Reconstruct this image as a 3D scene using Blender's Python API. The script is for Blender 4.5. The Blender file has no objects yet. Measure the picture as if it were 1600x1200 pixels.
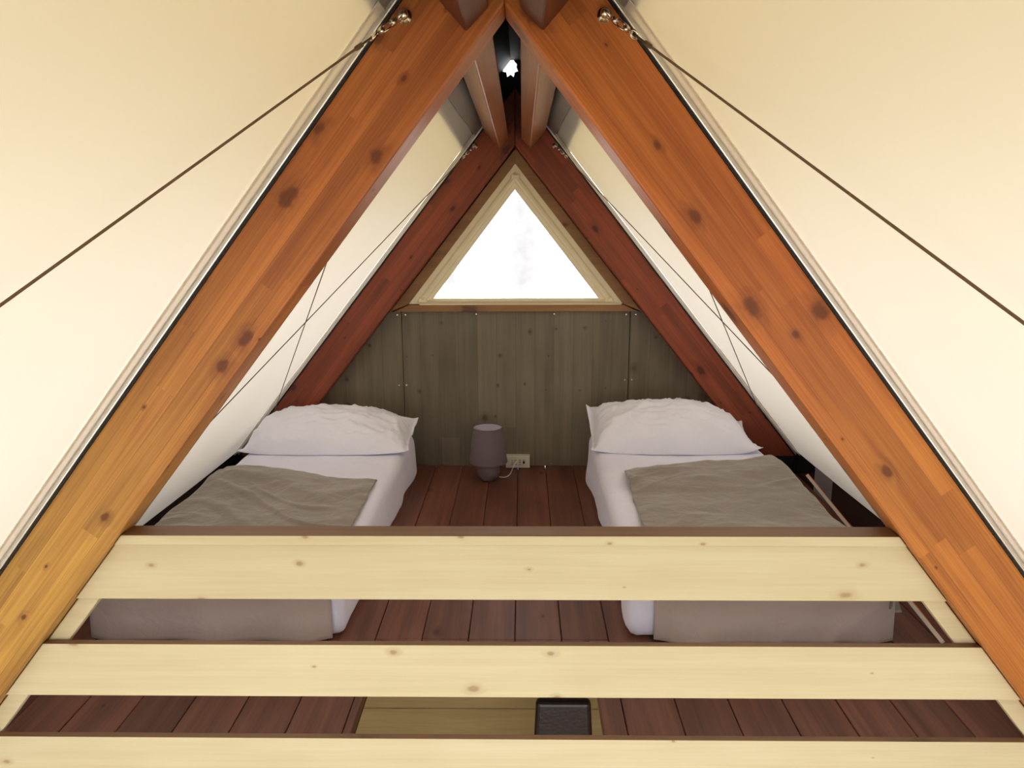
import bpy, bmesh, math, random
from mathutils import Vector, Matrix, noise
random.seed(7)
S = bpy.context.scene
COL = S.collection

# ------------------------------------------------------------------ camera
F_PX, PITCH, YAW, ROLL = 1162.48, 0.2134, 0.0143, -0.0038
cam = bpy.data.cameras.new('camera')
cam.sensor_fit = 'HORIZONTAL'; cam.sensor_width = 36.0
cam.lens = F_PX * 36.0 / 1600.0
cam.clip_start = 0.02; cam.clip_end = 300
cam_ob = bpy.data.objects.new('camera', cam); COL.objects.link(cam_ob)
cam_ob.matrix_world = (Matrix.Translation((0.0364, 0, 1.35)) @ Matrix.Rotation(YAW, 4, 'Z')
                       @ Matrix.Rotation(math.pi/2 - PITCH, 4, 'X') @ Matrix.Rotation(ROLL, 4, 'Z'))
S.camera = cam_ob

# ------------------------------------------------------------------ world (bright overcast sky)
W = bpy.data.worlds.new('sky'); S.world = W; W.use_nodes = True
bg = W.node_tree.nodes['Background']
bg.inputs['Color'].default_value = (0.95, 0.97, 1.0, 1)
bg.inputs['Strength'].default_value = 4.3
S.view_settings.view_transform = 'Standard'; S.view_settings.look = 'None'
S.view_settings.gamma = 1.0; S.view_settings.use_curve_mapping = False
S.view_settings.exposure = 0.0
S.cycles.max_bounces = 14; S.cycles.diffuse_bounces = 8; S.cycles.transparent_max_bounces = 12
S.cycles.use_denoising = True

# ------------------------------------------------------------------ dimensions (metres)
D, RT = 1.652, 0.12          # front face of the front frame, rafter thickness
YR = 3.91                    # front face of the rear frame
YB = YR + RT                 # back wall
M_ = 1.25                    # roof slope
CN = math.sqrt(1 + M_*M_); SX, SZ = 1/CN, M_/CN
RD = 0.170                   # rafter depth
AF, AR = 2.06, 2.005         # outer apex of the rafters, front and rear
def apex(y): return AF + (AR-AF)*(y-D)/(YR-D)
CO = 0.035                   # canvas above the rafters (vertical)
ZL = -2.2                    # ground floor level
PL, PX0 = 0.155, 0.011       # loft plank width, offset

# ------------------------------------------------------------------ helpers
def tag(o, label=None, cat=None, group=None, kind=None):
    if label: o['label'] = label
    if cat: o['category'] = cat
    if group: o['group'] = group
    if kind: o['kind'] = kind
    return o
def empty(name, loc=(0,0,0), **k):
    o = bpy.data.objects.new(name, None); COL.objects.link(o); o.location = loc
    o.empty_display_size = .1
    return tag(o, **k)
def link(name, bm, mats, parent=None, smooth=False, loc=None, mat4=None, **k):
    me = bpy.data.meshes.new(name)
    bmesh.ops.recalc_face_normals(bm, faces=bm.faces[:])
    bm.to_mesh(me); bm.free()
    for m in (mats if isinstance(mats, (list, tuple)) else [mats]): me.materials.append(m)
    if smooth:
        for p in me.polygons: p.use_smooth = True
    o = bpy.data.objects.new(name, me); COL.objects.link(o)
    if parent is not None:
        o.parent = parent
        pw = parent.matrix_basis if parent.parent is None else parent.parent.matrix_basis @ parent.matrix_basis
        inv = pw.inverted()
    else: inv = Matrix()
    w = mat4 if mat4 is not None else Matrix.Translation(loc or (0,0,0))
    o.matrix_basis = inv @ w
    return tag(o, **k)
def copy_of(src, parent=None, w=None):
    c = src.copy(); COL.objects.link(c)
    if parent is not None: c.parent = parent
    if w is not None:
        inv = parent.matrix_basis.inverted() if parent is not None else Matrix()
        c.matrix_basis = inv @ w
    return c
def bevel(bm, w, seg=2):
    if w > 0:
        bmesh.ops.bevel(bm, geom=bm.edges[:], offset=w, segments=seg, affect='EDGES', profile=.5, clamp_overlap=True)
def prism_bm(poly, t, bw=0.0, seg=2):
    """polygon in local xy, extruded from z=0 to z=t"""
    bm = bmesh.new()
    a = [bm.verts.new((x, y, 0)) for x, y in poly]; b = [bm.verts.new((x, y, t)) for x, y in poly]
    bm.faces.new(a[::-1]); bm.faces.new(b)
    n = len(poly)
    for i in range(n): bm.faces.new((a[i], a[(i+1) % n], b[(i+1) % n], b[i]))
    bevel(bm, bw, seg)
    return bm
def box_bm(x0, x1, y0, y1, z0, z1, bw=0.0, seg=2, bm=None):
    own = bm is None
    if own: bm = bmesh.new()
    v = [bm.verts.new((x, y, z)) for z in (z0, z1) for y in (y0, y1) for x in (x0, x1)]
    for f in ((0,1,3,2),(4,6,7,5),(0,4,5,1),(2,3,7,6),(0,2,6,4),(1,5,7,3)): bm.faces.new([v[i] for i in f])
    if own: bevel(bm, bw, seg)
    return bm
def tube(bm, pts, r, n=8, caps=True):
    pts = [Vector(p) for p in pts]; rings = []
    up = None
    for i, p in enumerate(pts):
        t = ((pts[min(i+1, len(pts)-1)]) - pts[max(i-1, 0)]).normalized()
        if up is None:
            up = t.orthogonal().normalized()
        up = (up - t*up.dot(t)).normalized(); s = t.cross(up)
        rr = r[i] if isinstance(r, (list, tuple)) else r
        rings.append([bm.verts.new(p + (up*math.cos(2*math.pi*k/n) + s*math.sin(2*math.pi*k/n))*rr) for k in range(n)])
    for a, b in zip(rings, rings[1:]):
        for k in range(n): bm.faces.new((a[k], a[(k+1) % n], b[(k+1) % n], b[k]))
    if caps: bm.faces.new(rings[0][::-1]); bm.faces.new(rings[-1])
    return bm
def torus(bm, c, axis, R, r, n=16, m=8):
    c = Vector(c); axis = Vector(axis).normalized(); u = axis.orthogonal().normalized(); w = axis.cross(u); g = []
    for i in range(n):
        d = u*math.cos(2*math.pi*i/n) + w*math.sin(2*math.pi*i/n)
        g.append([bm.verts.new(c + d*(R + r*math.cos(2*math.pi*k/m)) + axis*r*math.sin(2*math.pi*k/m)) for k in range(m)])
    for i in range(n):
        for k in range(m): bm.faces.new((g[i][k], g[(i+1) % n][k], g[(i+1) % n][(k+1) % m], g[i][(k+1) % m]))
def lathe(prof, n=32, ribs=0, amp=0):
    bm = bmesh.new(); rings = []
    for r, z in prof:
        rings.append([bm.verts.new(((r*(1+amp*math.cos(ribs*2*math.pi*k/n) if ribs else r))*math.cos(2*math.pi*k/n) if ribs else r*math.cos(2*math.pi*k/n),
                                    (r*(1+amp*math.cos(ribs*2*math.pi*k/n)))*math.sin(2*math.pi*k/n) if ribs else r*math.sin(2*math.pi*k/n), z)) for k in range(n)])
    for a, b in zip(rings, rings[1:]):
        for k in range(n): bm.faces.new((a[k], a[(k+1) % n], b[(k+1) % n], b[k]))
    return bm
def frame(ox, ax, ay):
    """matrix with local x = ax, local y = ay, z = ax x ay"""
    ax = Vector(ax).normalized(); ay = Vector(ay).normalized(); az = ax.cross(ay)
    m = Matrix((ax, ay, az)).transposed().to_4x4(); m.translation = Vector(ox)
    return m

# ------------------------------------------------------------------ materials
def new_mat(name):
    m = bpy.data.materials.new(name); m.use_nodes = True
    nt = m.node_tree; nt.nodes.clear()
    out = nt.nodes.new('ShaderNodeOutputMaterial')
    return m, nt, out
def N(nt, t, **kw):
    n = nt.nodes.new('ShaderNode' + t)
    for k, v in kw.items(): setattr(n, k, v)
    return n
def mixc(nt, fac, a, b, blend='MIX'):
    n = nt.nodes.new('ShaderNodeMix'); n.data_type = 'RGBA'; n.blend_type = blend
    for sock, val in ((n.inputs[0], fac), (n.inputs[6], a), (n.inputs[7], b)):
        if hasattr(val, 'is_output'): nt.links.new(val, sock)
        elif isinstance(val, (int, float)): sock.default_value = val
        else: sock.default_value = (*val, 1)
    return n.outputs[2]
def mth(nt, op, a, b=None, c=None):
    n = nt.nodes.new('ShaderNodeMath'); n.operation = op
    for i, v in enumerate((a, b, c)):
        if v is None: continue
        if hasattr(v, 'is_output'): nt.links.new(v, n.inputs[i])
        else: n.inputs[i].default_value = v
    return n.outputs[0]
def ramp(nt, v, lo, hi):
    n = nt.nodes.new('ShaderNodeMapRange'); n.interpolation_type = 'SMOOTHSTEP'
    nt.links.new(v, n.inputs[0]); n.inputs[1].default_value = lo; n.inputs[2].default_value = hi
    return n.outputs[0]
def plain(name, col, rough=.5, metal=0, spec=.5, var=0, scale=20, bump=0, sheen=0):
    m, nt, out = new_mat(name)
    b = N(nt, 'BsdfPrincipled'); nt.links.new(b.outputs[0], out.inputs[0])
    b.inputs['Base Color'].default_value = (*col, 1); b.inputs['Roughness'].default_value = rough
    b.inputs['Metallic'].default_value = metal; b.inputs['Specular IOR Level'].default_value = spec
    if sheen: b.inputs['Sheen Weight'].default_value = sheen
    if var or bump:
        tc = N(nt, 'TexCoord'); nz = N(nt, 'TexNoise'); nz.inputs['Scale'].default_value = scale; nz.inputs['Detail'].default_value = 5
        nt.links.new(tc.outputs['Object'], nz.inputs['Vector'])
        if var:
            c = mixc(nt, nz.outputs[0], tuple(x*(1-var) for x in col), tuple(min(1, x*(1+var)) for x in col))
            nt.links.new(c, b.inputs['Base Color'])
        if bump:
            bp = N(nt, 'Bump'); bp.inputs['Strength'].default_value = bump; bp.inputs['Distance'].default_value = .01
            nt.links.new(nz.outputs[0], bp.inputs['Height']); nt.links.new(bp.outputs[0], b.inputs['Normal'])
    return m
def wood(name, c_lo, c_hi, c_knot, axis=0, lam=0.0, lam_len=.9, knot_scale=4.0, knot_gate=.62, knot_r=.10, rough=.45,
         seed=0.0, grain=34, tone=.35, rnd=0.0, tint=None, tint_range=(0, 1), knot_stretch=.55, spec=.4, bump=.12, ringw=.5, fine=.22):
    """board wood: grain runs along local `axis` of the object; optional laminated strips; knots"""
    m, nt, out = new_mat(name)
    b = N(nt, 'BsdfPrincipled'); nt.links.new(b.outputs[0], out.inputs[0])
    tc = N(nt, 'TexCoord'); sep = N(nt, 'SeparateXYZ'); nt.links.new(tc.outputs['Object'], sep.inputs[0])
    L = sep.outputs[axis]; others = [i for i in range(3) if i != axis]
    Wd, T = sep.outputs[others[0]], sep.outputs[others[1]]
    oi = N(nt, 'ObjectInfo'); rv = mth(nt, 'MULTIPLY', oi.outputs['Random'], 37.0)
    off = mth(nt, 'ADD', rv, seed)
    if lam:
        sid = mth(nt, 'FLOOR', mth(nt, 'DIVIDE', Wd, lam))
        # staggered lengths per strip
        wn = N(nt, 'TexWhiteNoise', noise_dimensions='1D'); nt.links.new(mth(nt, 'ADD', sid, off), wn.inputs['W'])
        lid = mth(nt, 'FLOOR', mth(nt, 'ADD', mth(nt, 'DIVIDE', L, lam_len), mth(nt, 'MULTIPLY', wn.outputs[0], 5)))
        w2 = N(nt, 'TexWhiteNoise', noise_dimensions='2D'); cb = N(nt, 'CombineXYZ')
        nt.links.new(mth(nt, 'ADD', sid, off), cb.inputs[0]); nt.links.new(lid, cb.inputs[1]); nt.links.new(cb.outputs[0], w2.inputs['Vector'])
        seg = w2.outputs[0]
        off2 = mth(nt, 'ADD', off, mth(nt, 'MULTIPLY', seg, 19.0))
    else: seg = None; off2 = off
    # knots
    kv = N(nt, 'CombineXYZ'); nt.links.new(mth(nt, 'ADD', mth(nt, 'MULTIPLY', L, knot_stretch), off), kv.inputs[0])
    nt.links.new(mth(nt, 'ADD', Wd, mth(nt, 'ADD', off, mth(nt, 'MULTIPLY', T, .5))), kv.inputs[1])
    vo = N(nt, 'TexVoronoi', feature='F1', voronoi_dimensions='2D'); vo.inputs['Scale'].default_value = knot_scale
    nt.links.new(kv.outputs[0], vo.inputs['Vector'])
    sc = N(nt, 'SeparateColor'); nt.links.new(vo.outputs['Color'], sc.inputs[0])
    gate = mth(nt, 'GREATER_THAN', sc.outputs[0], knot_gate)
    rr = mth(nt, 'MULTIPLY', mth(nt, 'ADD', mth(nt, 'MULTIPLY', mth(nt, 'POWER', sc.outputs[1], 2.2), 1.25), .22), knot_r)
    kn = N(nt, 'TexNoise'); kn.inputs['Scale'].default_value = 38; kn.inputs['Detail'].default_value = 2
    nt.links.new(tc.outputs['Object'], kn.inputs['Vector'])
    kd = mth(nt, 'ADD', mth(nt, 'DIVIDE', vo.outputs['Distance'], rr), mth(nt, 'MULTIPLY', mth(nt, 'SUBTRACT', kn.outputs[0], .5), 1.1))
    core = mth(nt, 'MULTIPLY', mth(nt, 'SUBTRACT', 1.0, ramp(nt, kd, .45, 1.1)), gate)
    halo = mth(nt, 'MULTIPLY', mth(nt, 'SUBTRACT', 1.0, ramp(nt, kd, .6, 2.6)), gate)
    # grain, bent round the knots
    gv = N(nt, 'CombineXYZ'); nt.links.new(mth(nt, 'MULTIPLY', L, 1.1), gv.inputs[0])
    nt.links.new(mth(nt, 'ADD', mth(nt, 'MULTIPLY', Wd, grain), mth(nt, 'MULTIPLY', halo, .9)), gv.inputs[1])
    nt.links.new(mth(nt, 'ADD', mth(nt, 'MULTIPLY', T, grain), off2), gv.inputs[2])
    n1 = N(nt, 'TexNoise'); n1.inputs['Scale'].default_value = 1.0; n1.inputs['Detail'].default_value = 4; n1.inputs['Distortion'].default_value = .4
    nt.links.new(gv.outputs[0], n1.inputs['Vector'])
    g2 = N(nt, 'CombineXYZ'); nt.links.new(mth(nt, 'MULTIPLY', L, 4), g2.inputs[0])
    nt.links.new(mth(nt, 'MULTIPLY', Wd, grain*7), g2.inputs[1]); nt.links.new(mth(nt, 'ADD', mth(nt, 'MULTIPLY', T, grain*7), off2), g2.inputs[2])
    n2 = N(nt, 'TexNoise'); n2.inputs['Scale'].default_value = 1.0; n2.inputs['Detail'].default_value = 2
    nt.links.new(g2.outputs[0], n2.inputs['Vector'])
    n3 = N(nt, 'TexNoise'); n3.inputs['Scale'].default_value = 3.0; n3.inputs['Detail'].default_value = 2
    g3 = N(nt, 'CombineXYZ'); nt.links.new(L, g3.inputs[0]); nt.links.new(mth(nt, 'MULTIPLY', Wd, 2.5), g3.inputs[1]); nt.links.new(off2, g3.inputs[2])
    nt.links.new(g3.outputs[0], n3.inputs['Vector'])
    f = mth(nt, 'ADD', mth(nt, 'MULTIPLY', ramp(nt, n1.outputs[0], .3, .72), ringw), mth(nt, 'MULTIPLY', ramp(nt, n2.outputs[0], .3, .7), fine))
    f = mth(nt, 'ADD', f, mth(nt, 'MULTIPLY', ramp(nt, n3.outputs[0], .3, .7), .28))
    col = mixc(nt, f, c_lo, c_hi)
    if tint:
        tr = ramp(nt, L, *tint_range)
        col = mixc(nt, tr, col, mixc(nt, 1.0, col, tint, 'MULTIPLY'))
    if seg is not None:
        v = mth(nt, 'ADD', mth(nt, 'MULTIPLY', seg, tone), 1 - tone*.62)
        cv = N(nt, 'CombineXYZ'); [nt.links.new(v, cv.inputs[i]) for i in range(3)]
        col = mixc(nt, 1.0, col, cv.outputs[0], 'MULTIPLY')
        fr = mth(nt, 'FRACT', mth(nt, 'DIVIDE', Wd, lam))          # glue lines between the strips
        ln = mth(nt, 'SUBTRACT', 1.0, ramp(nt, mth(nt, 'MINIMUM', fr, mth(nt, 'SUBTRACT', 1.0, fr)), 0.0, .035))
        col = mixc(nt, mth(nt, 'MULTIPLY', ln, .35), col, c_knot)
    if rnd:
        v = mth(nt, 'ADD', mth(nt, 'MULTIPLY', oi.outputs['Random'], rnd), 1 - rnd*.5)
        cv = N(nt, 'CombineXYZ'); [nt.links.new(v, cv.inputs[i]) for i in range(3)]
        col = mixc(nt, 1.0, col, cv.outputs[0], 'MULTIPLY')
    col = mixc(nt, mth(nt, 'MULTIPLY', halo, .30), col, c_knot)
    col = mixc(nt, mth(nt, 'MULTIPLY', core, .85), col, c_knot)
    nt.links.new(col, b.inputs['Base Color'])
    b.inputs['Roughness'].default_value = rough; b.inputs['Specular IOR Level'].default_value = spec
    if bump:
        bp = N(nt, 'Bump'); bp.inputs['Strength'].default_value = bump; bp.inputs['Distance'].default_value = .003
        nt.links.new(mth(nt, 'ADD', n2.outputs[0], n1.outputs[0]), bp.inputs['Height']); nt.links.new(bp.outputs[0], b.inputs['Normal'])
    return m
def canvas_mat(name, refl, trans, fac):
    m, nt, out = new_mat(name)
    d = N(nt, 'BsdfDiffuse'); t = N(nt, 'BsdfTranslucent'); mx = N(nt, 'MixShader'); mx.inputs[0].default_value = fac
    tc = N(nt, 'TexCoord'); nz = N(nt, 'TexNoise'); nz.inputs['Scale'].default_value = 1.4; nz.inputs['Detail'].default_value = 3
    nt.links.new(tc.outputs['Object'], nz.inputs['Vector'])
    for n, c in ((d, refl), (t, trans)):
        nt.links.new(mixc(nt, nz.outputs[0], tuple(x*.96 for x in c), tuple(min(1, x*1.03) for x in c)), n.inputs[0])
    wv = N(nt, 'TexNoise'); wv.inputs['Scale'].default_value = 900; nt.links.new(tc.outputs['Object'], wv.inputs['Vector'])
    bp = N(nt, 'Bump'); bp.inputs['Strength'].default_value = .06; bp.inputs['Distance'].default_value = .001
    nt.links.new(wv.outputs[0], bp.inputs['Height']); nt.links.new(bp.outputs[0], d.inputs['Normal'])
    nt.links.new(d.outputs[0], mx.inputs[1]); nt.links.new(t.outputs[0], mx.inputs[2]); nt.links.new(mx.outputs[0], out.inputs[0])
    return m
def cloth(name, col, scale=420, bump=.25, sheen=.3, var=.06):
    m, nt, out = new_mat(name)
    b = N(nt, 'BsdfPrincipled'); nt.links.new(b.outputs[0], out.inputs[0])
    b.inputs['Roughness'].default_value = .9; b.inputs['Specular IOR Level'].default_value = .15
    b.inputs['Sheen Weight'].default_value = sheen
    tc = N(nt, 'TexCoord'); nz = N(nt, 'TexNoise'); nz.inputs['Scale'].default_value = 6; nz.inputs['Detail'].default_value = 4
    nt.links.new(tc.outputs['Object'], nz.inputs['Vector'])
    nt.links.new(mixc(nt, nz.outputs[0], tuple(x*(1-var) for x in col), tuple(min(1, x*(1+var)) for x in col)), b.inputs['Base Color'])
    wv = N(nt, 'TexNoise'); wv.inputs['Scale'].default_value = scale; nt.links.new(tc.outputs['Object'], wv.inputs['Vector'])
    n2 = N(nt, 'TexNoise'); n2.inputs['Scale'].default_value = 14; n2.inputs['Detail'].default_value = 3; n2.inputs['Distortion'].default_value = .6
    nt.links.new(tc.outputs['Object'], n2.inputs['Vector'])
    h = mth(nt, 'ADD', mth(nt, 'MULTIPLY', wv.outputs[0], .06), n2.outputs[0])
    bp = N(nt, 'Bump'); bp.inputs['Strength'].default_value = bump; bp.inputs['Distance'].default_value = .02
    nt.links.new(h, bp.inputs['Height']); nt.links.new(bp.outputs[0], b.inputs['Normal'])
    return m

M_canvas = canvas_mat('cream_canvas', (.88, .84, .76), (.475, .422, .350), .46)
M_hem = canvas_mat('canvas_hem', (.92, .90, .86), (.72, .67, .60), .46)
M_added_sheet = canvas_mat('added_sheet', (.85, .78, .55), (.95, .89, .68), .7)  # for the unseen sheet that warms and dims the upper canvas
RAF = dict(lam=.046, lam_len=.75, knot_scale=8.5, knot_gate=.36, knot_r=.115, rough=.42, tone=.34, grain=40, fine=.36, ringw=.42, knot_stretch=.6)
M_raf_l = wood('orange_glulam', (.30, .082, .024), (.56, .185, .048), (.125, .030, .010), seed=3.1, tint=(1.14, 2.0, 1.7), tint_range=(2.0, .45), **RAF)  # tint paints a yellow glare into the wood towards the foot
M_raf_r = wood('amber_glulam', (.32, .080, .020), (.58, .185, .042), (.13, .032, .010), seed=8.4, tint=(1.04, 1.25, 1.1), tint_range=(1.6, 1.0), **RAF)
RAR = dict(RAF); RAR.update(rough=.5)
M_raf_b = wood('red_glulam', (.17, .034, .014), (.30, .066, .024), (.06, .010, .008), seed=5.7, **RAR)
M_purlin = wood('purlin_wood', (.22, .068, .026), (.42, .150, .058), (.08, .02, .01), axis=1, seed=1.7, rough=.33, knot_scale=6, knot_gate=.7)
M_pale = wood('pale_spruce', (.63, .545, .335), (.73, .66, .455), (.40, .27, .14), seed=2.2, grain=22, knot_scale=8.5, knot_gate=.50, knot_r=.065, rough=.5, rnd=.05, bump=.05, knot_stretch=.6)
M_railtop = wood('stained_board_edge', (.16, .085, .042), (.24, .135, .072), (.09, .05, .03), seed=4.4, grain=26, rough=.5, bump=.05)
M_floor = wood('red_brown_plank', (.105, .036, .024), (.235, .092, .060), (.045, .014, .010), axis=1, seed=6.0, grain=22, knot_scale=5, knot_gate=.70, knot_r=.09, rough=.42, rnd=.5, bump=.2, ringw=.6)
M_panel = wood('olive_stained_panel', (.130, .108, .074), (.220, .186, .132), (.085, .066, .048), axis=1, lam=.105, lam_len=5, tone=.30, seed=1.1, grain=16, knot_scale=6.5, knot_gate=.55, knot_r=.085, rough=.5, knot_stretch=.9)
M_board = wood('tan_window_board', (.24, .112, .042), (.36, .19, .082), (.11, .045, .02), seed=9.0, grain=26, rough=.5, rnd=.1)
M_backing = plain('dark_backing', (.05, .03, .02), .8)
M_black = plain('black_membrane', (.012, .012, .013), .6)
M_gloss = plain('black_plastic', (.016, .016, .020), .22, spec=.6)
M_band = plain('grey_tape', (.34, .36, .39), .3, bump=.1, scale=90)
M_alu = plain('aluminium', (.80, .80, .78), .28, metal=1, var=.04)
M_alu2 = plain('weathered_aluminium', (.36, .35, .32), .45, metal=.6, var=.15, scale=12)
M_steel = plain('steel', (.72, .68, .60), .16, metal=1)
M_rope = plain('brown_cord', (.16, .095, .045), .8, bump=.5, scale=300)
M_rope2 = plain('dark_cable', (.12, .09, .05), .6)
M_vinyl = plain('cream_window_frame', (.86, .77, .54), .28, var=.03)
M_sheet = cloth('white_sheet', (.79, .79, .95))
M_pillow = cloth('white_pillowcase', (.85, .86, .985))
M_blanket = cloth('taupe_blanket', (.245, .210, .178), scale=260, bump=.5, sheen=.5, var=.10)
M_valance = cloth('beige_valance', (.46, .385, .355), bump=.3)
M_purlin_shaded = wood('shaded_purlin_wood', (.085, .022, .012), (.15, .045, .022), (.04, .01, .006), axis=1, seed=2.7, rough=.45, knot_scale=6, knot_gate=.7)  # darker copy of the purlin wood, shade at the front painted in
M_shade = plain('mauve_lampshade', (.135, .098, .115), .85, bump=.05, scale=200)
M_shade_in = plain('lampshade_lining', (.50, .48, .62), .8)
M_ceramic = plain('grey_mauve_ceramic', (.17, .135, .14), .30, var=.08)
M_white = plain('off_white_plastic', (.66, .62, .52), .4)
M_dark = plain('dark_hole', (.01, .01, .01), .8)
M_orange = plain('orange_edge', (.75, .20, .05), .4)
M_lath = plain('pale_lath', (.82, .72, .62), .5, var=.06)
M_leather = plain('dark_brown_leather', (.022, .011, .011), .4, bump=.2, scale=60)
M_chairleg = plain('dark_wood_leg', (.05, .022, .015), .45)
M_lower = wood('lower_pine_wall', (.30, .20, .075), (.42, .30, .13), (.15, .09, .03), axis=0, seed=3.9, grain=14, knot_scale=4, rough=.5)
M_ground = plain('pale_gravel', (.50, .47, .40), .9, var=.2, scale=3)
M_bark = plain('pale_bark', (.37, .36, .37), .9, var=.25, scale=9, bump=.6)

def glass_mat():
    m, nt, out = new_mat('window_glass')
    t = N(nt, 'BsdfTransparent'); t.inputs[0].default_value = (.97, .98, .98, 1)
    g = N(nt, 'BsdfGlossy'); g.inputs['Roughness'].default_value = .02
    fr = N(nt, 'Fresnel'); fr.inputs[0].default_value = 1.45; mx = N(nt, 'MixShader')
    nt.links.new(fr.outputs[0], mx.inputs[0]); nt.links.new(t.outputs[0], mx.inputs[1]); nt.links.new(g.outputs[0], mx.inputs[2])
    nt.links.new(mx.outputs[0], out.inputs[0])
    return m
M_glass = glass_mat()

# ================================================================== SETTING
# ---- ground outside
link('ground', box_bm(-40, 40, -40, 40, -2.6, -2.45), M_ground, kind='structure')
# ---- loft floor: planks
floor = empty('floor', (0, D, 0), kind='structure')
XE = 1.655
HX0, HX1, HY = -0.43, 0.257, 2.232
FY0 = 1.705
def plank(x0, x1, y0, y1, name='plank'):
    z = random.uniform(-.0012, .0)
    return link(name, box_bm(-(x1-x0)/2, (x1-x0)/2, 0, y1-y0, -.032, 0, .0022, 1), M_floor, floor, loc=((x0+x1)/2, y0, z))
for k in range(-11, 11):
    a, b = PX0 + k*PL, PX0 + (k+1)*PL
    a, b = max(a, -XE), min(b, XE)
    if b - a < .02: continue
    in_h = b > HX0 + .03 and a < HX1
    plank(a+.0012, b-.0012, HY if in_h else FY0, YB+.04)
plank(PX0-3*PL+.001, HX0, FY0, HY-.002, 'hatch_trim')
plank(HX1, PX0+2*PL-.001, FY0, HY-.002, 'hatch_trim')
for nm_, (a, b, c, d) in enumerate(((-1.66, HX0-.004, FY0, YB+.05), (HX1+.004, 1.66, FY0, YB+.05), (HX0-.004, HX1+.004, HY+.004, YB+.05))):
    link('subfloor', box_bm(a, b, c, d, -.052, -.0345), M_backing, floor)
# ---- ground floor of the room below, seen through the hatch
link('ground_floor', box_bm(-1.9, 1.9, -1.0, 4.2, ZL-.1, ZL), M_lower, kind='structure')
lw = empty('wall_lower_back', (0, YB, ZL), kind='structure')
zz = [ZL, -1.9, -1.56, -1.2, -.84, -.48, -.035]
for a, b in zip(zz, zz[1:]):
    link('board', box_bm(-1.72, 1.72, 0, .03, a+.002, b-.002, .004, 1), M_lower, lw, loc=(0, YB+.0, 0))
for s, nm in ((-1, 'left'), (1, 'right')):
    link('wall_lower_'+nm, box_bm(min(s*1.70, s*1.74), max(s*1.70, s*1.74), -1.0, YB+.06, ZL, -.035), M_lower, kind='structure')

# ---- canvas walls (roof planes): front bay and rear bay held in the rafter rails
def canvas_bay(y0, y1, z0, z1of, sag, s, parent, name='canvas_panel'):
    bm = bmesh.new(); nu, nv = 40, 36; g = []
    for j in range(nv+1):
        t = j/nv; row = []
        for i in range(nu+1):
            y = y0 + (y1-y0)*i/nu
            zt = z1of(y); z = z0 + (zt-z0)*t
            x = (apex(y) + CO - z)/M_
            w = math.sin(math.pi*i/nu)**.8 * math.sin(math.pi*min(1, t*1.02))**.7
            dn = -sag*w*(1.25 - .5*t) + .004*w*noise.noise(Vector((y*1.3, z*1.7, s*3.0)))
            row.append(bm.verts.new((s*(x + dn*SZ), y, z + dn*SX)))
        g.append(row)
    for j in range(nv):
        for i in range(nu): bm.faces.new((g[j][i], g[j][i+1], g[j+1][i+1], g[j+1][i]))
    return link(name, bm, M_canvas, parent, smooth=True)
def strip_on_canvas(name, y0, y1, z0, z1, inset, mat, s, parent, th=.002, **k):
    bm = bmesh.new(); v = []
    for off in (inset, inset+th):
        for y, z in ((y0, z0), (y1, z0), (y1, z1), (y0, z1)):
            x = (apex(y)+CO-z)/M_ - off*SZ
            v.append(bm.verts.new((s*x, y, z - off*SX)))
    for f in ((0,1,2,3),(7,6,5,4),(0,4,5,1),(1,5,6,2),(2,6,7,3),(3,7,4,0)): bm.faces.new([v[i] for i in f])
    return link(name, bm, mat, parent, **k)
CAPX = .21
for s, nm in ((-1, 'left'), (1, 'right')):
    wl = empty('wall_'+nm, (s*1.67, D, 0), kind='structure')
    zt = lambda y: apex(y)+CO-M_*CAPX
    canvas_bay(-1.0, D-.042, 0, zt, .004, s, wl)
    canvas_bay(D+.06, YR-.035, 0, zt, .022, s, wl)
    strip_on_canvas('canvas_hem', D-.055, D+.045, .0, 1.86, .003, M_hem, s, wl)
    strip_on_canvas('canvas_hem', YR-.060, YR+.05, .0, 1.80, .004, M_hem, s, wl)
    # aluminium ridge strip along the canvas top
    z2 = apex(2.8)+CO-M_*.20
    strip_on_canvas('ridge_strip', -.9, D+.02, z2-.035, z2+.03, .005, M_alu2, s, wl, .004)
    strip_on_canvas('ridge_strip', D+RT, YR-.005, z2-.035, z2+.03, .005, M_alu2, s, wl, .004)
    # kicker board at the foot of the canvas
    bb = link('baseboard_'+nm, box_bm(min(s*1.530, s*1.545), max(s*1.530, s*1.545), D+RT, YR, .0, .135, .002, 1), M_gloss, kind='structure')
    link('end_cover', box_bm(min(s*1.39, s*1.545), max(s*1.39, s*1.545), YR-.004, YR-.001, .0, .10), M_gloss, bb)
    if s > 0:
        link('grey_band', box_bm(1.526, 1.5305, 3.42, 3.63, .0, .137, .0005, 1), M_band, bb, label='glossy grey band round the black board')
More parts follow.
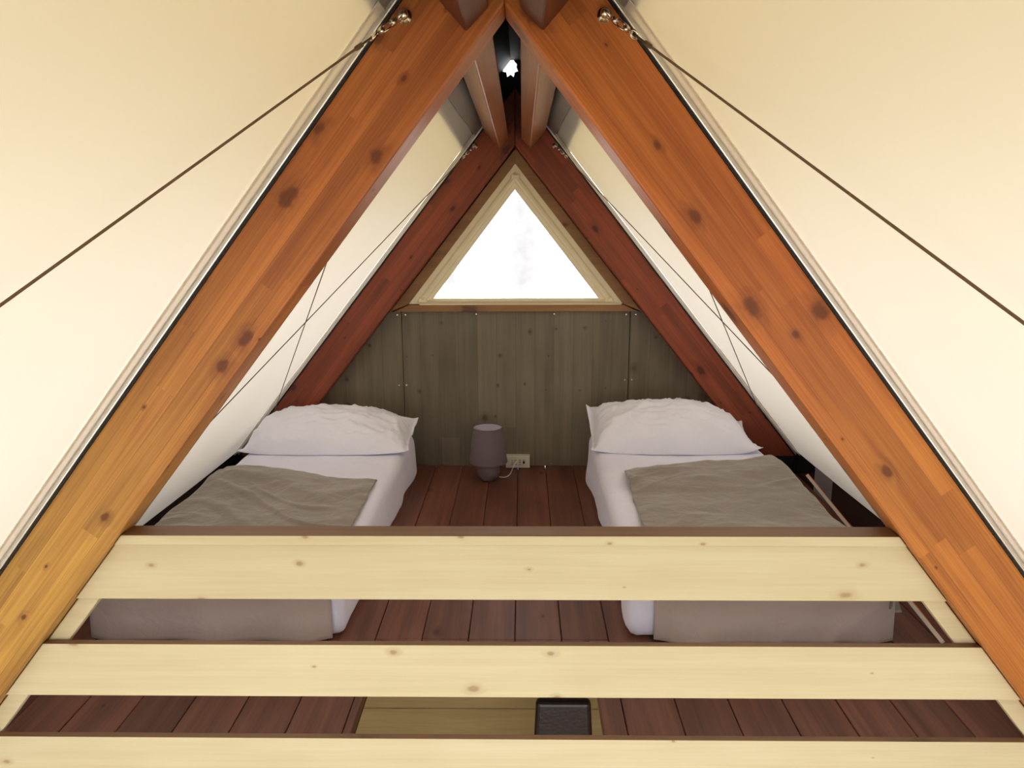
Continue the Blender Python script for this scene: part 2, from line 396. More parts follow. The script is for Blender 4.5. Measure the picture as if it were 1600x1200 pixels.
# unseen light blockers: boards beside the rear bay, sheet over the ridge, front gable
for s, n_ in ((-1, 1), (1, 2)):
    link('shade_board_%d' % n_, box_bm(min(s*1.78, s*1.83), max(s*1.78, s*1.83), D-.1, YB+.1, -2.4, .88), M_backing, kind='structure')  # added out of view to darken the lower rear canvas
    bm = bmesh.new(); v = []
    for off in (0, .002):
        for y, x in ((-1.2, .0), (YB+.5, .0), (YB+.5, .78), (-1.2, .78)):
            v.append(bm.verts.new((s*(x+.02), y, apex(D)+.52-M_*x+off)))
    for f in ((0,1,2,3),(7,6,5,4),(0,4,5,1),(1,5,6,2),(2,6,7,3),(3,7,4,0)): bm.faces.new([v[i] for i in f])
    link('added_shade_sheet', bm, M_added_sheet, kind='structure')  # added out of view to shade the canvas near the ridge
gz = .62
link('wall_front', prism_bm([(-(apex(-1)+.03-gz)/M_, gz), ((apex(-1)+.03-gz)/M_, gz), (0, apex(-1)+.03)], .02), M_lower, kind='structure', mat4=frame((0, -1.0, 0), (1,0,0), (0,0,1)))  # unseen gable, shaped to dim the purlin ends and rails
# ---- ridge cover (black membrane over the ridge)
RP = [(-.27, -.29), (-.12, .085), (-.025, .20), (.025, .20), (.12, .085), (.27, -.29)]
Y_END = YB + .215
def ridge_cover():
    bm = bmesh.new(); rows = []
    for y in (-1.0, D, YR, Y_END):
        a = apex(y)
        rows.append([bm.verts.new((x, y, a+z)) for x, z in RP] + [bm.verts.new((x*1.02, y, a+z+.012)) for x, z in RP[::-1]])
    n = len(rows[0])
    for a, b in zip(rows, rows[1:]):
        for i in range(n): bm.faces.new((a[i], a[(i+1) % n], b[(i+1) % n], b[i]))
    bm.faces.new(rows[0]); bm.faces.new(rows[-1][::-1])
    return bm
ceil = link('ceiling', ridge_cover(), M_black, kind='structure')
link('end_flap', prism_bm([(x, apex(-1)+z) for x, z in RP], .004), M_black, ceil, mat4=frame((0, -.99, 0), (1,0,0), (0,0,1)))
# rear flap with a ragged hole that lets the daylight in
bm = bmesh.new(); hole = []
for k in range(16):
    a = 2*math.pi*k/16; rr = .034*(1 + (.30 if k % 2 else -.12)*(1 if math.sin(a) < 0 else .35))
    hole.append((-.026 + rr*math.cos(a), 2.160 + rr*1.15*math.sin(a)))
outer = [(-.30, 1.55), (-.30, 2.16-.3), (-.17, 2.15), (-.06, 2.212), (-.03, 2.214), (0, 2.214), (.03, 2.212), (.15, 2.15), (.30, 1.86), (.30, 1.55), (.1, 1.55), (0, 1.55), (-.1, 1.55)]
def ang(p): return math.atan2(p[1]-2.160, p[0]+.026)
ov = [bm.verts.new((x, Y_END-.004, z)) for x, z in outer]; hv = [bm.verts.new((x, Y_END-.004, z)) for x, z in hole]
oe = [bm.edges.new((ov[i], ov[(i+1) % len(ov)])) for i in range(len(ov))]; he = [bm.edges.new((hv[i], hv[(i+1) % 16])) for i in range(16)]
bmesh.ops.triangle_fill(bm, use_beauty=True, edges=oe+he)
o = link('end_flap', bm, M_black, ceil); md = o.modifiers.new('thickness', 'SOLIDIFY'); md.thickness = .003

# ---- back wall
wb = empty('wall_back', (0, YB, 0), kind='structure')
def cut_poly(z): return (AR - z)/M_
# panels run down to the floor; outer ones follow the roof slope
ZP = .879
link('panel', prism_bm([(-.6205, .002), (.6195, .002), (.6195, ZP), (-.6205, ZP)], .018, .0012, 1), M_panel, wb, mat4=frame((0, YB+.018, 0), (1,0,0), (0,0,1)))
for s in (-1, 1):
    x1, xz = cut_poly(.002), cut_poly(ZP)
    poly = [(s*.6235, .002), (s*x1, .002), (s*xz, ZP), (s*.6235, ZP)]
    link('panel', prism_bm(poly, .018, .0012, 1), M_panel, wb, mat4=frame((0, YB+.018, 0), (1,0,0), (0,0,1)))
# dark backing with the window opening
bm = bmesh.new()
o = [(-1.67, 0), (1.67, 0), (.0, AR+.03)]; i_ = [(-.50, .925), (.50, .925), (0, 1.57)]
vo_ = [[bm.verts.new((x, y, z)) for x, z in o] for y in (YB+.022, YB+.045)]
vi_ = [[bm.verts.new((x, y, z)) for x, z in i_] for y in (YB+.022, YB+.045)]
for k in range(3):
    k2 = (k+1) % 3
    for q in (0, 1): bm.faces.new((vo_[q][k], vo_[q][k2], vi_[q][k2], vi_[q][k]))
    bm.faces.new((vo_[0][k], vo_[0][k2], vo_[1][k2], vo_[1][k])); bm.faces.new((vi_[0][k], vi_[0][k2], vi_[1][k2], vi_[1][k]))
link('backing', bm, M_backing, wb)
def screw_bm():
    return lathe([(.0001, 0), (.0045, 0), (.0042, .0015), (.0001, .002)], 10)
sc0 = None
for x, z in ((-.645, .862), (-.600, .862), (-.215, .866), (.21, .866), (.600, .862), (.652, .862), (-.648, .47), (-.607, .47), (.602, .50), (.640, .50), (.2, .012), (-.42, .012)):
    w = Matrix.Translation((x, YB-.0005, z)) @ Matrix.Rotation(math.pi/2, 4, 'X')
    if sc0 is None: sc0 = link('screw', screw_bm(), M_steel, wb, mat4=w)
    else: copy_of(sc0, wb, w)

# ---- window: boards, cream frame, pane
win = empty('window_1', (0, YB, .9), kind='structure')
YW = YB - .030
ri = AR - RD*CN            # apex of the rafters' inner edge at the rear frame
def slant(z, a): return (a - z)/M_
FO, FZ = .577, .923        # cream frame outer half width and sill height
FA = 1.650
fsl = (FA-FZ)/FO
bz = .883
for s in (-1, 1):
    # boards each side between the frame and the rafters
    top_in, top_out = FA, ri - .004
    poly = [(s*FO*1.0+s*.0, FZ), (s*((ri-.004-bz)/M_ - .0), bz), (0, ri-.004), (0, FA)]
    if s < 0: poly = [(-FO, FZ), (-((ri-.004-bz)/M_), bz), (0.004, ri-.004), (0.0, FA)]
    link('frame_board', prism_bm(poly, .026, .0015, 1), M_board, win, mat4=frame((0, YB-.002, 0), (1,0,0), (0,0,1)))
link('sill_board', prism_bm([(-FO-.085, bz-.001), (FO+.085, bz-.001), (FO-.002, FZ-.003), (-FO+.002, FZ-.003)], .032, .002, 1), M_board, win, mat4=frame((0, YB-.001, 0), (1,0,0), (0,0,1)))
# cream frame members with a stepped, rounded profile: flat lip, bead, inner slope
GI = [(-.446, .951), (.447, .951), (-.002, 1.522)]
GO = [(-FO, FZ), (FO, FZ), (0, FA)]
bm = bmesh.new(); rings = []
prof = [(0, -.004), (0, -.012), (.30, -.013), (.42, -.019), (.56, -.022), (.68, -.018), (.74, -.008), (.93, -.004), (1.0, .002), (1.0, .03), (0, .03)]
for t, dy in prof:
    rings.append([bm.verts.new((a[0]+(b[0]-a[0])*t, YB+dy-.008, a[1]+(b[1]-a[1])*t)) for a, b in zip(GO, GI)])
for a, b in zip(rings, rings[1:]+rings[:1]):
    for k in range(3): bm.faces.new((a[k], a[(k+1) % 3], b[(k+1) % 3], b[k]))
link('window_frame', bm, M_vinyl, win)
link('sill_bead', box_bm(-FO+.06, FO-.01, YB-.038, YB-.030, FZ-.004, FZ+.002, .002, 2), M_vinyl, win)
gl = prism_bm([(a[0]*1.05, (a[1]-1.1)*1.05+1.1) for a in GI], .004, 0)
link('pane', gl, M_glass, win, mat4=frame((0, YB+.010, 0), (1,0,0), (0,0,1)))
for x, z, r in ((0.0, 1.585, 0), (-.50, .945, -.9), (.50, .945, .9)):
    bm = bmesh.new()
    box_bm(-.022, .022, -.010, 0, -.012, .012, bm=bm); bevel(bm, .004, 2)
    tube(bm, [(0, -.009, 0), (0, -.018, 0)], [.008, .006], 10)
    link('latch', bm, M_vinyl, win, mat4=Matrix.Translation((x, YB-.024, z)) @ Matrix.Rotation(r*.0, 4, 'Y'))

# ================================================================== TIMBER FRAME
def rafter(s, y0, A, zb, mat, label, group=None):
    ax = Vector((-s*SX, 0, SZ))                       # up the slope
    L = (A - zb)/SZ                                   # length of the outer edge from the foot
    foot = Vector((s*(A-zb)/M_, y0, zb))
    # local y = inward perpendicular, local z = ax x ay = +-Y
    ay = Vector((-s*SZ, 0, -SX))
    az = ax.cross(ay)
    # polygon in (along, inward): foot cut horizontal, head cut vertical at x=0
    # outer edge: t in [0, L]; inner edge shifted RD inward
    # point world = foot + ax*t + ay*RD ; z = zb + SZ t - SX RD ; x-dist = (A-zb)/M - SX t - SZ RD
    t_foot = SX*RD/SZ                                  # inner point at z = zb
    t_head = ((A-zb)/M_ - SZ*RD)/SX                    # inner point at x = 0
    poly = [(0, 0), (L, 0), (t_head, RD), (t_foot, RD)]
    flip = az.y < 0
    o = foot + Vector((0, RT, 0)) if flip else foot
    root = empty('rafter', (s*(A-zb)/M_*.98, y0, zb), label=label, cat='beam', group=group)
    link('beam', prism_bm(poly, RT, .006, 2), mat, root, mat4=frame(o, ax, ay))
    # aluminium keder rail along the outer edge, with a dark gasket behind it
    def rail(name, d0, d1, w0, w1, m, bw, **k):
        bm = bmesh.new()
        v = []
        for t in (.02, L-.20):
            for d, y in ((d0, w0), (d1, w0), (d1, w1), (d0, w1)):
                p = foot + ax*t - ay*d; v.append(bm.verts.new((p.x, y0+y, p.z)))
        for f in ((0,1,2,3),(4,7,6,5),(0,4,5,1),(1,5,6,2),(2,6,7,3),(3,7,4,0)): bm.faces.new([v[i] for i in f])
        bevel(bm, bw, 2)
        return link(name, bm, m, root, **k)
    rail('gasket', 0.0005, .006, .004, .05, M_black, 0)
    rail('canvas_rail', .006, .0195, -.002, .045, M_alu, .003, label='bright aluminium rail holding the canvas edge')
    rail('rail_lip', .0195, .0215, -.010, .045, M_alu2, 0)
    return root
rafter(-1, D, AF, 0.0, M_raf_l, 'big orange laminated rafter on the left in front, yellow glare painted in towards its foot')
rafter(1, D, AF, 0.0, M_raf_r, 'big orange laminated rafter on the right in front, beside the cream canvas')
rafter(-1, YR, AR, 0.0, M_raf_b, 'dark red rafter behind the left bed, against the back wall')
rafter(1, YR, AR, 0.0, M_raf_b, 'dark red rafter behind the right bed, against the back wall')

# purlins near the ridge, butted between the frames
def purlin(s, y0, y1, label, mat=None):
    T = Vector((s*.079, 0, 0)); u = Vector((s*.076, 0, .084)).normalized()*.113; v = Vector((-s*.049, 0, .049)).normalized()*.069
    bm = bmesh.new(); va = []
    cs = [T, T+v, T+v+u, T+u]
    ends = []
    for y in (y0, y1):
        zt = 1.734 + (1.715-1.734)*(y-D)/(YR-D)
        ends.append([bm.verts.new((c.x, y, c.z+zt)) for c in cs])
    a, b = ends
    bm.faces.new(a); bm.faces.new(b[::-1])
    for k in range(4): bm.faces.new((a[k], b[k], b[(k+1) % 4], a[(k+1) % 4]))
    bevel(bm, .005, 2)
    o = link('purlin', bm, mat or M_purlin, smooth=False)
    return tag(o, label, 'beam')
purlin(-1, D+RT, YR, 'left reddish ridge purlin running back between the front and rear rafters')
purlin(1, D+RT, YR, 'right reddish ridge purlin running back between the front and rear rafters')
purlin(-1, -.9, D, 'shade-painted purlin end meeting the front of the left orange rafter at the top', M_purlin_shaded)
purlin(1, -.9, D, 'shade-painted purlin end meeting the front of the right orange rafter at the top', M_purlin_shaded)

# ================================================================== GUARD RAIL
guard = empty('guard_rail', (0, 1.69, 0), label='pale wooden guard rail of three wide boards across the loft edge', cat='railing')
def inner_x(z, A=AF): return (A - RD*CN - z)/M_       # rafters' inner edge
def rail_board(z0, z1, y0, th, name='rail', **k):
    e = .002
    poly = [(-inner_x(z0)+e, z0), (inner_x(z0)-e, z0), (inner_x(z1)-e, z1), (-inner_x(z1)+e, z1)]
    zc = (z0+z1)/2
    bm = prism_bm([(x, z-zc) for x, z in poly], th, .0025, 2)
    bm.normal_update()
    o = link(name, bm, [M_pale, M_railtop], guard, mat4=frame((0, y0+th, zc), (1,0,0), (0,0,1)), **k)
    for p in o.data.polygons:                            # upper edge and rear face carry the dark stain
        if p.normal.y > .6 or p.normal.z < -.7: p.material_index = 1
    return o
rail_board(.439, .5855, 1.682, .02)
rail_board(.168, .315, 1.682, .02)
rail_board(-.095, .047, 1.682, .02)
rail_board(.587, .613, 1.672, .062, 'cap', label='narrow cap board with a dark stained top')
for s in (-1, 1):
    a0, a1 = -.09, .580
    w = .058
    pl = [(s*(inner_x(a0)-.003), a0), (s*(inner_x(a0)-w), a0), (s*(inner_x(a1)-w), a1), (s*(inner_x(a1)-.003), a1)]
    link('brace', prism_bm(pl, .035, .004, 2), M_pale, guard, mat4=frame((0, 1.7395, 0), (1,0,0), (0,0,1)), label='slanting brace behind the boards')

# ================================================================== BEDS
def fbm(x, y, z=0, o=3):
    return noise.fractal(Vector((x, y, z)), 1.0, 2.0, o)
def ridge(x, y, s):      # sharp-ish wrinkle field 0..1
    return max(0.0, 1 - abs(noise.noise(Vector((x, y, s))))*3.2)**2
def mattress(x0, x1, y0, y1, h, seed, label):
    bm = bmesh.new(); box_bm(x0, x1, y0, y1, 0.0, h, bm=bm)
    bmesh.ops.bevel(bm, geom=bm.edges[:], offset=.045, segments=4, affect='EDGES', profile=.55)
    bmesh.ops.subdivide_edges(bm, edges=[e for e in bm.edges if e.calc_length() > .1], cuts=1, use_grid_fill=True)
    for _ in range(4):
        bmesh.ops.subdivide_edges(bm, edges=[e for e in bm.edges if e.calc_length() > .035], cuts=1, use_grid_fill=True)
    bmesh.ops.triangulate(bm, faces=[f for f in bm.faces if len(f.verts) > 4])
    cx, cy = (x0+x1)/2, (y0+y1)/2
    for v in bm.verts:
        p = v.co.copy()
        side = max(0, 1 - p.z/h)
        per = p.x*1.0 + p.y*1.0
        if p.z > .012:
            # hanging folds of the sheet down the sides
            fold = fbm((p.x-p.y)*3.2+seed, p.z*2.2+seed, per*1.0, 2)*.016 + fbm(p.x*2+seed, p.y*2, p.z*3, 2)*.008
            d = Vector((p.x-cx, p.y-cy, 0))
            onx = abs(p.x-cx) > (x1-x0)/2-.03; ony = abs(p.y-cy) > (y1-y0)/2-.03
            n = Vector((math.copysign(1, d.x) if onx else 0, math.copysign(1, d.y) if ony else 0, 0))
            if n.length: n.normalize()
            v.co += n*(fold*(.5+.9*side) + .006*side)
        if p.z > h-.03:
            v.co.z += fbm(p.x*3+seed, p.y*3, 2)*.006
    o = link('bed', bm, M_sheet, smooth=True)
    # beige valance hanging at the foot
    bm = bmesh.new(); g = []; s_ = 1 if x0 > 0 else -1
    xa, xb = (x0+.075, x1+.012) if x0 > 0 else (x0-.05, x1-.040)
    for j in range(17):
        row = []
        for i in range(61):
            x = xa + (xb-xa)*i/60; z = .010 + (h-.030)*j/16; k = 1 - j/16
            n_ = .012*noise.noise(Vector((x*6+seed+z*2.5, z*1.0, 2))) + .006*ridge(x*4-z*5+seed, z*1.5, seed)
            e = min(1, min(i, 60-i)/5)
            row.append(bm.verts.new((x, y0-.016-.016*k-(.5+k)*n_*e + (.02*(1-e)), z)))
        g.append(row)
    for j in range(16):
        for i in range(60): bm.faces.new((g[j][i], g[j][i+1], g[j+1][i+1], g[j+1][i]))
    va = link('valance', bm, M_valance, o, smooth=True, label='beige valance hanging at the foot')
    md = va.modifiers.new('thickness', 'SOLIDIFY'); md.thickness = .004; md.offset = 0
    return tag(o, label, 'bed', 'low beds on the loft floor')
BL = (-1.345, -.552); BR = (.392, 1.235); BH = .235
mattress(BL[0], BL[1], 2.232, 3.885, BH, 1.3, 'low bed in a white fitted sheet on the left side of the loft floor')
mattress(BR[0], BR[1], 2.232, 3.885, BH, 7.9, 'low bed in a white fitted sheet on the right side of the loft floor')

def crease(x, y, s, w=7.0):
    return math.exp(-(noise.noise(Vector((x, y, s)))*w)**2)
def blanket(side, xin_f, xin_b, xout, yb_in, yb_out, seed, label):
    """side -1: left bed (outer edge at -x). xin: inner edge near foot / head. Drapes over the outer edge and down the foot."""
    bm = bmesh.new(); nu, nv = 130, 150; g = []
    ox = BL[0]-.004 if side < 0 else BR[1]+.004          # bed's outer side
    yf, R_ = 2.232-.022, .045                            # foot plane, corner radius
    hang = .03
    for j in range(nv+1):
        row = []
        for i in range(nu+1):
            u = i/nu
            yb = yb_in + (yb_out-yb_in)*u + .012*math.sin(u*9+seed) + .008*noise.noise(Vector((u*14, seed, 1)))
            top = yb - (yf+R_); arc = R_*math.pi/2
            sl = (top + arc + hang)*(1 - j/nv)           # distance along the cloth from the head edge
            t = min(1.0, sl/top)
            zt = BH + .014
            if sl <= top: y, z, ny, nz = yb - sl, zt, 0, 1
            elif sl <= top+arc:
                a = (sl-top)/R_; y, z = yf+R_ - R_*math.sin(a), zt - R_ + R_*math.cos(a); ny, nz = -math.sin(a), math.cos(a)
            else: y, z, ny, nz = yf, zt - R_ - (sl-top-arc), -1, 0
            xin = xin_f*t + xin_b*(1-t) + .006*noise.noise(Vector((t*12, seed, 4)))
            x = xin + (xout-xin)*u
            over = max(0, side*(x-ox) + .03)
            # creases: domain-warped ridges in two directions
            wx = .35*noise.noise(Vector((x*2.2, sl*2.2, seed))); wy = .35*noise.noise(Vector((x*2.0+9, sl*2.0, seed)))
            w1 = crease((x+wx)*1.0+seed, (sl+wy)*3.2, seed, 5)
            w2 = crease((x+wx)*1.6+sl*.8+seed, (sl+wy)*5.5-x*1.2, seed+5, 7)
            w4 = crease((x+wx)*2.4-sl*1.5+seed, (sl+wx*.6)*9.0+x*2, seed+8, 7)
            w3 = fbm(x*3.2+seed, sl*4.0, 0)
            hf = max(0, (sl-top)/(arc+hang)) if sl > top else 0
            m_ = noise.noise(Vector((x*3+seed, sl*3, 7)))*.5 + .5
            m2 = max(0, noise.noise(Vector((x*3.5+seed, sl*3.5, 17)))*1.6+.25)
            d = (.009*w1*m_*2 + .009*w2*m2*1.6 + .005*w4*m_*2*m2 + .010*w3)
            if hf > 0: d = d*(1-hf) + hf*(.012*noise.noise(Vector((x*6+seed, sl*.8, 3))) + .006*ridge(x*5+sl*2, sl, seed))
            d += .022*math.exp(-((u-.82)/.15)**2)*math.exp(-((sl-.12)/.22)**2) if sl < top else 0
            dn = 0
            if over > 0 and hf < .6:                      # roll down over the outer edge
                dn = (over*over*9.0 if over < .08 else (.0576 + (over-.08)*1.6))*(1-hf)
                x -= side*over*.35
            if sl > top-.05: x = side*min(side*x, side*ox-.012)
            d -= .010*max(0, 1-u*18)                      # thin hem at the inner edge
            if sl <= top: d = max(d, -.006)
            else: d = max(d, -.004)
            row.append(bm.verts.new((x, y + ny*d, max(.012, z + nz*d - dn))))
        g.append(row)
    for j in range(nv):
        for i in range(nu): bm.faces.new((g[j][i], g[j][i+1], g[j+1][i+1], g[j+1][i]))
    o = link('blanket', bm, M_blanket, smooth=True)
    md = o.modifiers.new('thickness', 'SOLIDIFY'); md.thickness = .006; md.offset = 0
    return tag(o, label, 'blanket', 'taupe blankets spread on the beds')
blanket(-1, -.600, -.605, -1.375, 3.10, 3.27, 2.0, 'rumpled taupe blanket spread over the left bed below its pillow')
blanket(1, .474, .500, 1.37, 3.24, 3.42, 11.0, 'rumpled taupe blanket spread over the right bed, rising at its outer corner')

def pillow(cx, cy, a, b, T, rot, seed, label, tilt=0, lift=0.0, curl=None, taper=0.0):
    bm = bmesh.new(); n = 64; m = 44
    def P(u, v, top):
        pin = 1 - .045*(1-abs(v)**2)*abs(u)**4; pin2 = 1 + .10*(1-abs(u)**2.5)*abs(v)**3 - .03
        x = a*u*pin; y = b*v*pin2
        fu = max(0, 1-(abs(u)/.955)**3.4) if abs(u) < .955 else 0; fv = max(0, 1-(abs(v)/.985)**3.0) if abs(v) < .985 else 0
        k = (fu**.50)*(fv**.46)*(1 - .25*(u*u*v*v))*(1 - taper*max(0, u-.2)**1.5)
        if top:
            z = .010 + T*k*(1 + .10*v)
            q = noise.noise(Vector((u*2.5+seed, v*2.5, 2)))*.5
            wr = ridge(u*2.4+q+seed, v*1.6+q, seed)*.012 + fbm(u*2.5+seed, v*2.5)*.016 + ridge(u*5+v*2.5+q, v*4-u*2, seed+3)*.008 + ridge(u*9-v*4, v*7+q, seed+6)*.003
            z += wr*min(1, k*2.2)
        else:
            z = .010 - .004*k
        # sagging flange at the corners
        c = (abs(u)**6)*(abs(v)**6); z += .016*c
        z += .012*noise.noise(Vector((u*4+seed, v*4, 9)))*abs(u)**8
        if curl: z += curl(u, v)
        return Vector((x, y, z))
    T_, B_ = [], []
    for j in range(m+1):
        T_.append([]); B_.append([])
        for i in range(n+1):
            u, v = -1+2*i/n, -1+2*j/m
            # concentrate samples at the rim
            u = math.sin(u*math.pi/2)*.35 + u*.65; v = math.sin(v*math.pi/2)*.35 + v*.65
            p = P(u, v, True); T_[-1].append(bm.verts.new(p + Vector((0, 0, .002))))
            q = P(u, v, False); B_[-1].append(bm.verts.new(q - Vector((0, 0, .002))))
    for j in range(m):
        for i in range(n):
            bm.faces.new((T_[j][i], T_[j][i+1], T_[j+1][i+1], T_[j+1][i]))
            bm.faces.new((B_[j][i], B_[j+1][i], B_[j+1][i+1], B_[j][i+1]))
    for i in range(n):
        bm.faces.new((T_[0][i], B_[0][i], B_[0][i+1], T_[0][i+1])); bm.faces.new((T_[m][i+1], B_[m][i+1], B_[m][i], T_[m][i]))
    for j in range(m):
        bm.faces.new((T_[j+1][0], B_[j+1][0], B_[j][0], T_[j][0])); bm.faces.new((T_[j][n], B_[j][n], B_[j+1][n], T_[j+1][n]))
    o = link('pillow', bm, M_pillow, smooth=True, mat4=Matrix.Translation((cx, cy, BH+lift)) @ Matrix.Rotation(rot, 4, 'Z') @ Matrix.Rotation(tilt, 4, 'X'))
    return tag(o, label, 'pillow', 'white pillows at the heads of the beds')
def curl_l(u, v): return .05*max(0, u-.75)*max(0, v-.3)*4 - .010*max(0, u-.8)*max(0,v)*5
def curl_r(u, v): return .14*max(0, -u-.6)*max(0, v-.15)*1.9 + .02*max(0, u-.8)*max(0, -v)*4
pillow(-.948, 3.690, .425, .20, .138, .01, 3.0, 'plump white pillow with pointed corners on the left bed', tilt=.10, lift=.018, curl=curl_l, taper=.35)
pillow(.795, 3.705, .42, .20, .166, -.015, 14.0, 'fuller white pillow with a flipped up corner on the right bed', tilt=.12, lift=.02, curl=curl_r, taper=.75)

# ================================================================== LAMP, OUTLET
lamp = empty('table_lamp', (-.147, 3.80, 0), label='small mauve table lamp with ceramic ball base on the floor between the beds', cat='lamp')
bm = lathe([(.0005, 0), (.032, 0), (.036, .004), (.050, .018), (.060, .040), (.062, .060), (.056, .084), (.042, .100), (.026, .108), (.016, .114), (.013, .130), (.0005, .130)], 48, 24, .012)
link('lamp_base', bm, M_ceramic, lamp, smooth=True, loc=(-.147, 3.80, 0))
bm = lathe([(.1025, .104), (.078, .292), (.0765, .292), (.101, .104), (.1025, .104)], 48)
o = link('lamp_shade', bm, [M_shade, M_shade_in], lamp, smooth=True, loc=(-.147, 3.80, 0))
for p in o.data.polygons:
    c = p.center; r = math.hypot(c.x, c.y); rz = .1025 + (c.z-.104)/(.188)*(.078-.1025)
    if r < rz-.0008: p.material_index = 1
for z, r in ((.292, .0772), (.105, .1018)):
    bm = bmesh.new(); torus(bm, (-.147, 3.80, z), (0,0,1), r, .0022, 40, 6)
    link('shade_rim', bm, M_shade, lamp, smooth=True)
bm = bmesh.new()
for k in range(3):
    a = k*2.094+.5; tube(bm, [(-.147, 3.80, .262), (-.147+.077*math.cos(a), 3.80+.077*math.sin(a), .285)], .0015, 6)
tube(bm, [(-.147, 3.80, .128), (-.147, 3.80, .17)], .016, 14); torus(bm, (-.147, 3.80, .262), (0,0,1), .016, .0018, 16, 6)
tube(bm, [(-.147+.016, 3.80, .262), (-.147+.0155, 3.80, .165)], .0015, 6); tube(bm, [(-.147-.016, 3.80, .262), (-.147-.0155, 3.80, .165)], .0015, 6)
link('bulb_holder', bm, M_white, lamp)
bm = lathe([(.0005, .258), (.012, .255), (.022, .242), (.026, .225), (.022, .205), (.013, .188), (.012, .170)], 20)
link('bulb', bm, M_shade_in, lamp, smooth=True, loc=(-.147, 3.80, 0))
bm = bmesh.new()
pts = [Vector(p) for p in ((-.090, 3.812, .012), (-.066, 3.822, .006), (-.048, 3.838, .004), (-.030, 3.868, .010), (-.016, 3.91, .030), (.000, 3.950, .050), (.006, 3.964, .056))]
def smooth_pts(pts, k=6):
    out = []
    for i in range(len(pts)-1):
        p0, p1, p2, p3 = pts[max(i-1, 0)], pts[i], pts[i+1], pts[min(i+2, len(pts)-1)]
        for q in range(k):
            t = q/k
            out.append(.5*((2*p1) + (p2-p0)*t + (2*p0-5*p1+4*p2-p3)*t*t + (3*p1-p0-3*p2+p3)*t**3))
    return out + [pts[-1]]
tube(bm, smooth_pts(pts), .0028, 8)
cord = link('cord', bm, M_white, lamp, smooth=True, label='thin white cord')
bm = bmesh.new(); tube(bm, [(.006, 3.963, .056), (.010, 3.977, .060)], [.004, .007], 10)
link('plug', bm, M_white, cord)

out = empty('socket_outlet', (.010, YB-.03, 0), label='white box of wall sockets low on the back wall beside the lamp', cat='outlet')
link('cover', box_bm(-.058, .078, YB-.045, YB-.0005, .003, .073, .004, 2), M_white, out)
link('socket_frame', box_bm(-.034, .056, YB-.0475, YB-.045, .017, .060, .0008, 1), M_white, out)
for q, x in enumerate((-.022, .000, .022)):
    sk = link('socket', box_bm(x-.0085, x+.0085, YB-.050, YB-.0475, .020, .057, .001, 1), M_white, out)
    bm = bmesh.new()
    for z in (.027, .0385, .050): tube(bm, [(x, YB-.0506, z), (x, YB-.0498, z)], .0030, 10)
    link('pin_hole', bm, M_dark, sk)
sk = link('socket', box_bm(.035, .053, YB-.050, YB-.0475, .020, .057, .001, 1), M_white, out)
bm = bmesh.new(); box_bm(.039, .049, YB-.0506, YB-.0498, .030, .045, bm=bm); tube(bm, [(.044, YB-.0506, .051), (.044, YB-.0498, .051)], .0025, 8)
link('pin_hole', bm, M_dark, sk)

# ================================================================== BRACING CABLES
def cable(p0, p1, r, mat, label, n_in):
    p0, p1 = Vector(p0), Vector(p1); d = (p1-p0).normalized()
    root = empty('bracing_cable', p0, label=label, cat='cable', group='bracing cables on the canvas')
    side = d.orthogonal().normalized()
    # eye bolt: disc plate + ball head on the rafter
    bm = bmesh.new(); yd = Vector((0, n_in, 0))
    tube(bm, [p0 + yd*.020, p0 + yd*.014], [.013, .015], 16)
    tube(bm, [p0 + yd*.014, p0 - yd*.004], .004, 10)
    torus(bm, p0 + d*.010, d.cross(yd), .010, .0032)
    bmesh.ops.create_uvsphere(bm, u_segments=14, v_segments=9, radius=.0105, matrix=Matrix.Translation(p0))
    link('eye_bolt', bm, M_steel, root, smooth=True)
    # turnbuckle
    bm = bmesh.new(); o2 = d.cross(yd).normalized()*.0055
    tube(bm, [p0+d*.018, p0+d*.034], .0026, 8); tube(bm, [p0+d*.032, p0+d*.044], [.0062, .0062], 10)
    tube(bm, [p0+d*.040+o2, p0+d*.078+o2], .0022, 8); tube(bm, [p0+d*.040-o2, p0+d*.078-o2], .0022, 8)
    tube(bm, [p0+d*.076, p0+d*.086], .0062, 10); tube(bm, [p0+d*.084, p0+d*.101], .0026, 8)
    link('turnbuckle', bm, M_steel, root, smooth=True)
    bm = bmesh.new(); torus(bm, p0+d*.109, (d.cross(yd)+.4*yd).normalized(), .0088, .0026)
    link('cable_ring', bm, M_steel, root, smooth=True)
    bm = bmesh.new()
    q = p0+d*.114; tube(bm, [q, q+d*.030, q+d*.034, q+d*.052, q+d*.056, p1], [r, r, r*2.1, r*2.1, r, r], 8)
    link('cord', bm, mat, root, smooth=True)
    return root
def cpt(s, y, z, off): return Vector((s*((apex(y)+CO-z)/M_ - off/SZ*1.0), y, z))
for s, nm in ((-1, 'left'), (1, 'right')):
    cable((s*.205, D-.016, 1.765), cpt(s, -.60, .075, .03), .0023, M_rope, 'long brown cord crossing the large %s front canvas, with a steel turnbuckle' % nm, 1)
    cable((s*.203, YR-.016, 1.727), cpt(s, D+RT+.02, .09, .05), .0020, M_rope2, 'thin cable running from the top of the rear rafter down the inner %s canvas' % nm, 1)
    cable(cpt(s, D+RT+.016, 1.72, .046), cpt(s, YR-.02, .345, .034), .0020, M_rope2, 'thin steep cable running down to the foot of the rear rafter on the %s' % nm, -1)

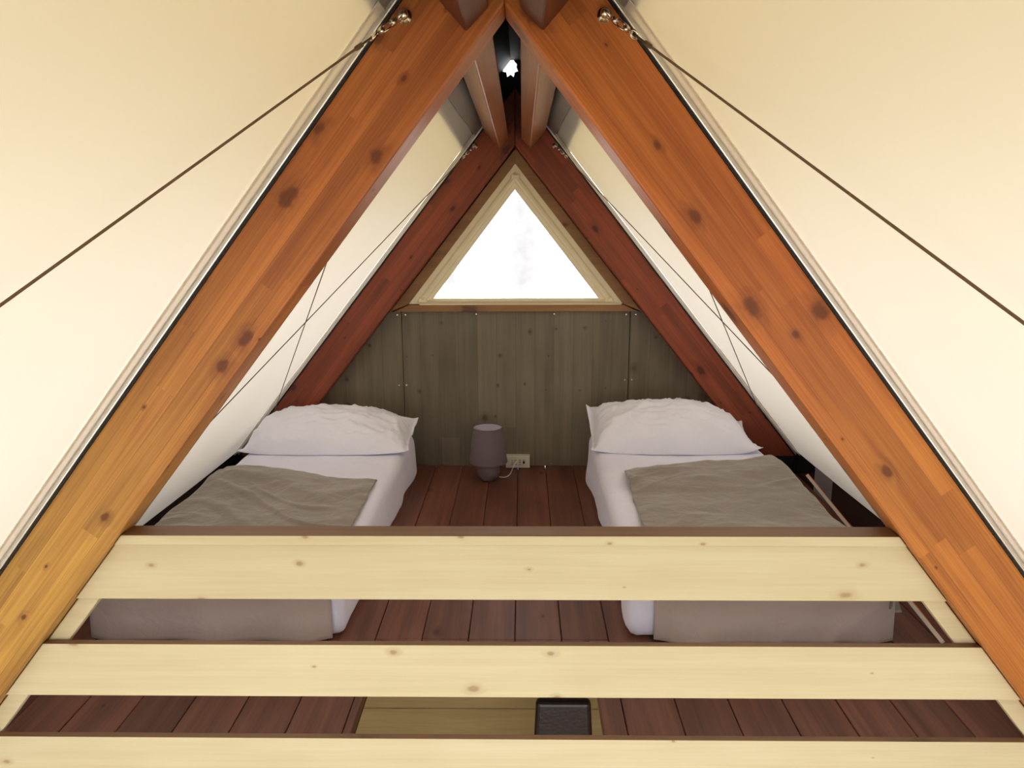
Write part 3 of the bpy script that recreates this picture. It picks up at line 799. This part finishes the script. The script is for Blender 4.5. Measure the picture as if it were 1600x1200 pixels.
# ================================================================== LOOSE LATH, CHAIR BELOW
lt = empty('wooden_lath', (1.385, 2.16, .03), label='thin pale lath with an orange edge lying beside the right bed by the canvas', cat='lath')
a, b = Vector((1.378, 2.165, .036)), Vector((1.452, 3.54, .118))
ax = (b-a).normalized(); up = Vector((.72, -.1, .70)); up = (up-ax*up.dot(ax)).normalized()
link('strip', box_bm(0, (b-a).length, -.007, .006, -.004, .004, .001, 1), M_lath, lt, mat4=frame(a, ax, up))
link('orange_edge', box_bm(.10, (b-a).length, .006, .009, -.004, .004, .001, 1), M_orange, lt, mat4=frame(a, ax, up), label='orange painted edge')

ch = empty('padded_chair', (.25, 3.2, ZL), label='dark brown padded chair standing in the room below, seen through the hatch', cat='chair')
bm = bmesh.new(); box_bm(.105, .385, 3.36, 3.42, -1.42, -1.04, bm=bm)
for v in bm.verts:
    if v.co.z < -1.2: v.co.x += math.copysign(.018, v.co.x-.245); v.co.y -= .04
bevel(bm, .022, 3)
link('backrest', bm, M_leather, ch, smooth=False)
link('seat', box_bm(.07, .42, 2.98, 3.38, ZL+.42, ZL+.50, .02, 3), M_leather, ch)
for x in (.095, .395):
    for y in (3.01, 3.36):
        zt = ZL+.43 if y < 3.2 else -1.38
        bm = bmesh.new(); tube(bm, [(x, y, ZL+.002), (x, y, zt)], [.014, .020], 10)
        link('leg', bm, M_chairleg, ch)

# ================================================================== OUTSIDE
def birch(x, y, r, label):
    t = empty('tree', (x, y, -2.45), label=label, cat='tree', group='pale trees outside the window')
    bm = bmesh.new(); pts, rs = [], []
    for k in range(15):
        z = -2.45 + k*.62
        pts.append((x+.05*noise.noise(Vector((k*.4, x, 0))), y+.05*noise.noise(Vector((k*.4, y, 5))), z)); rs.append(r*(1.25 if k == 0 else 1)*(1-k/20))
    tube(bm, pts, rs, 14)
    link('trunk', bm, M_bark, t, smooth=True)
    for k in range(5):
        z = 3.0 + k*.7; a = k*2.4+x; bm = bmesh.new()
        tube(bm, [(x, y, z), (x+.6*math.cos(a), y+.6*math.sin(a), z+.5), (x+1.3*math.cos(a), y+1.3*math.sin(a), z+1.3)], [r*.35, r*.22, r*.08], 8)
        link('branch', bm, M_bark, t, smooth=True)
birch(.05, 8.2, .17, 'pale trunk straight behind the middle of the triangular window')
birch(-1.15, 12.5, .13, 'pale slim trunk outside, seen left of the middle of the window')
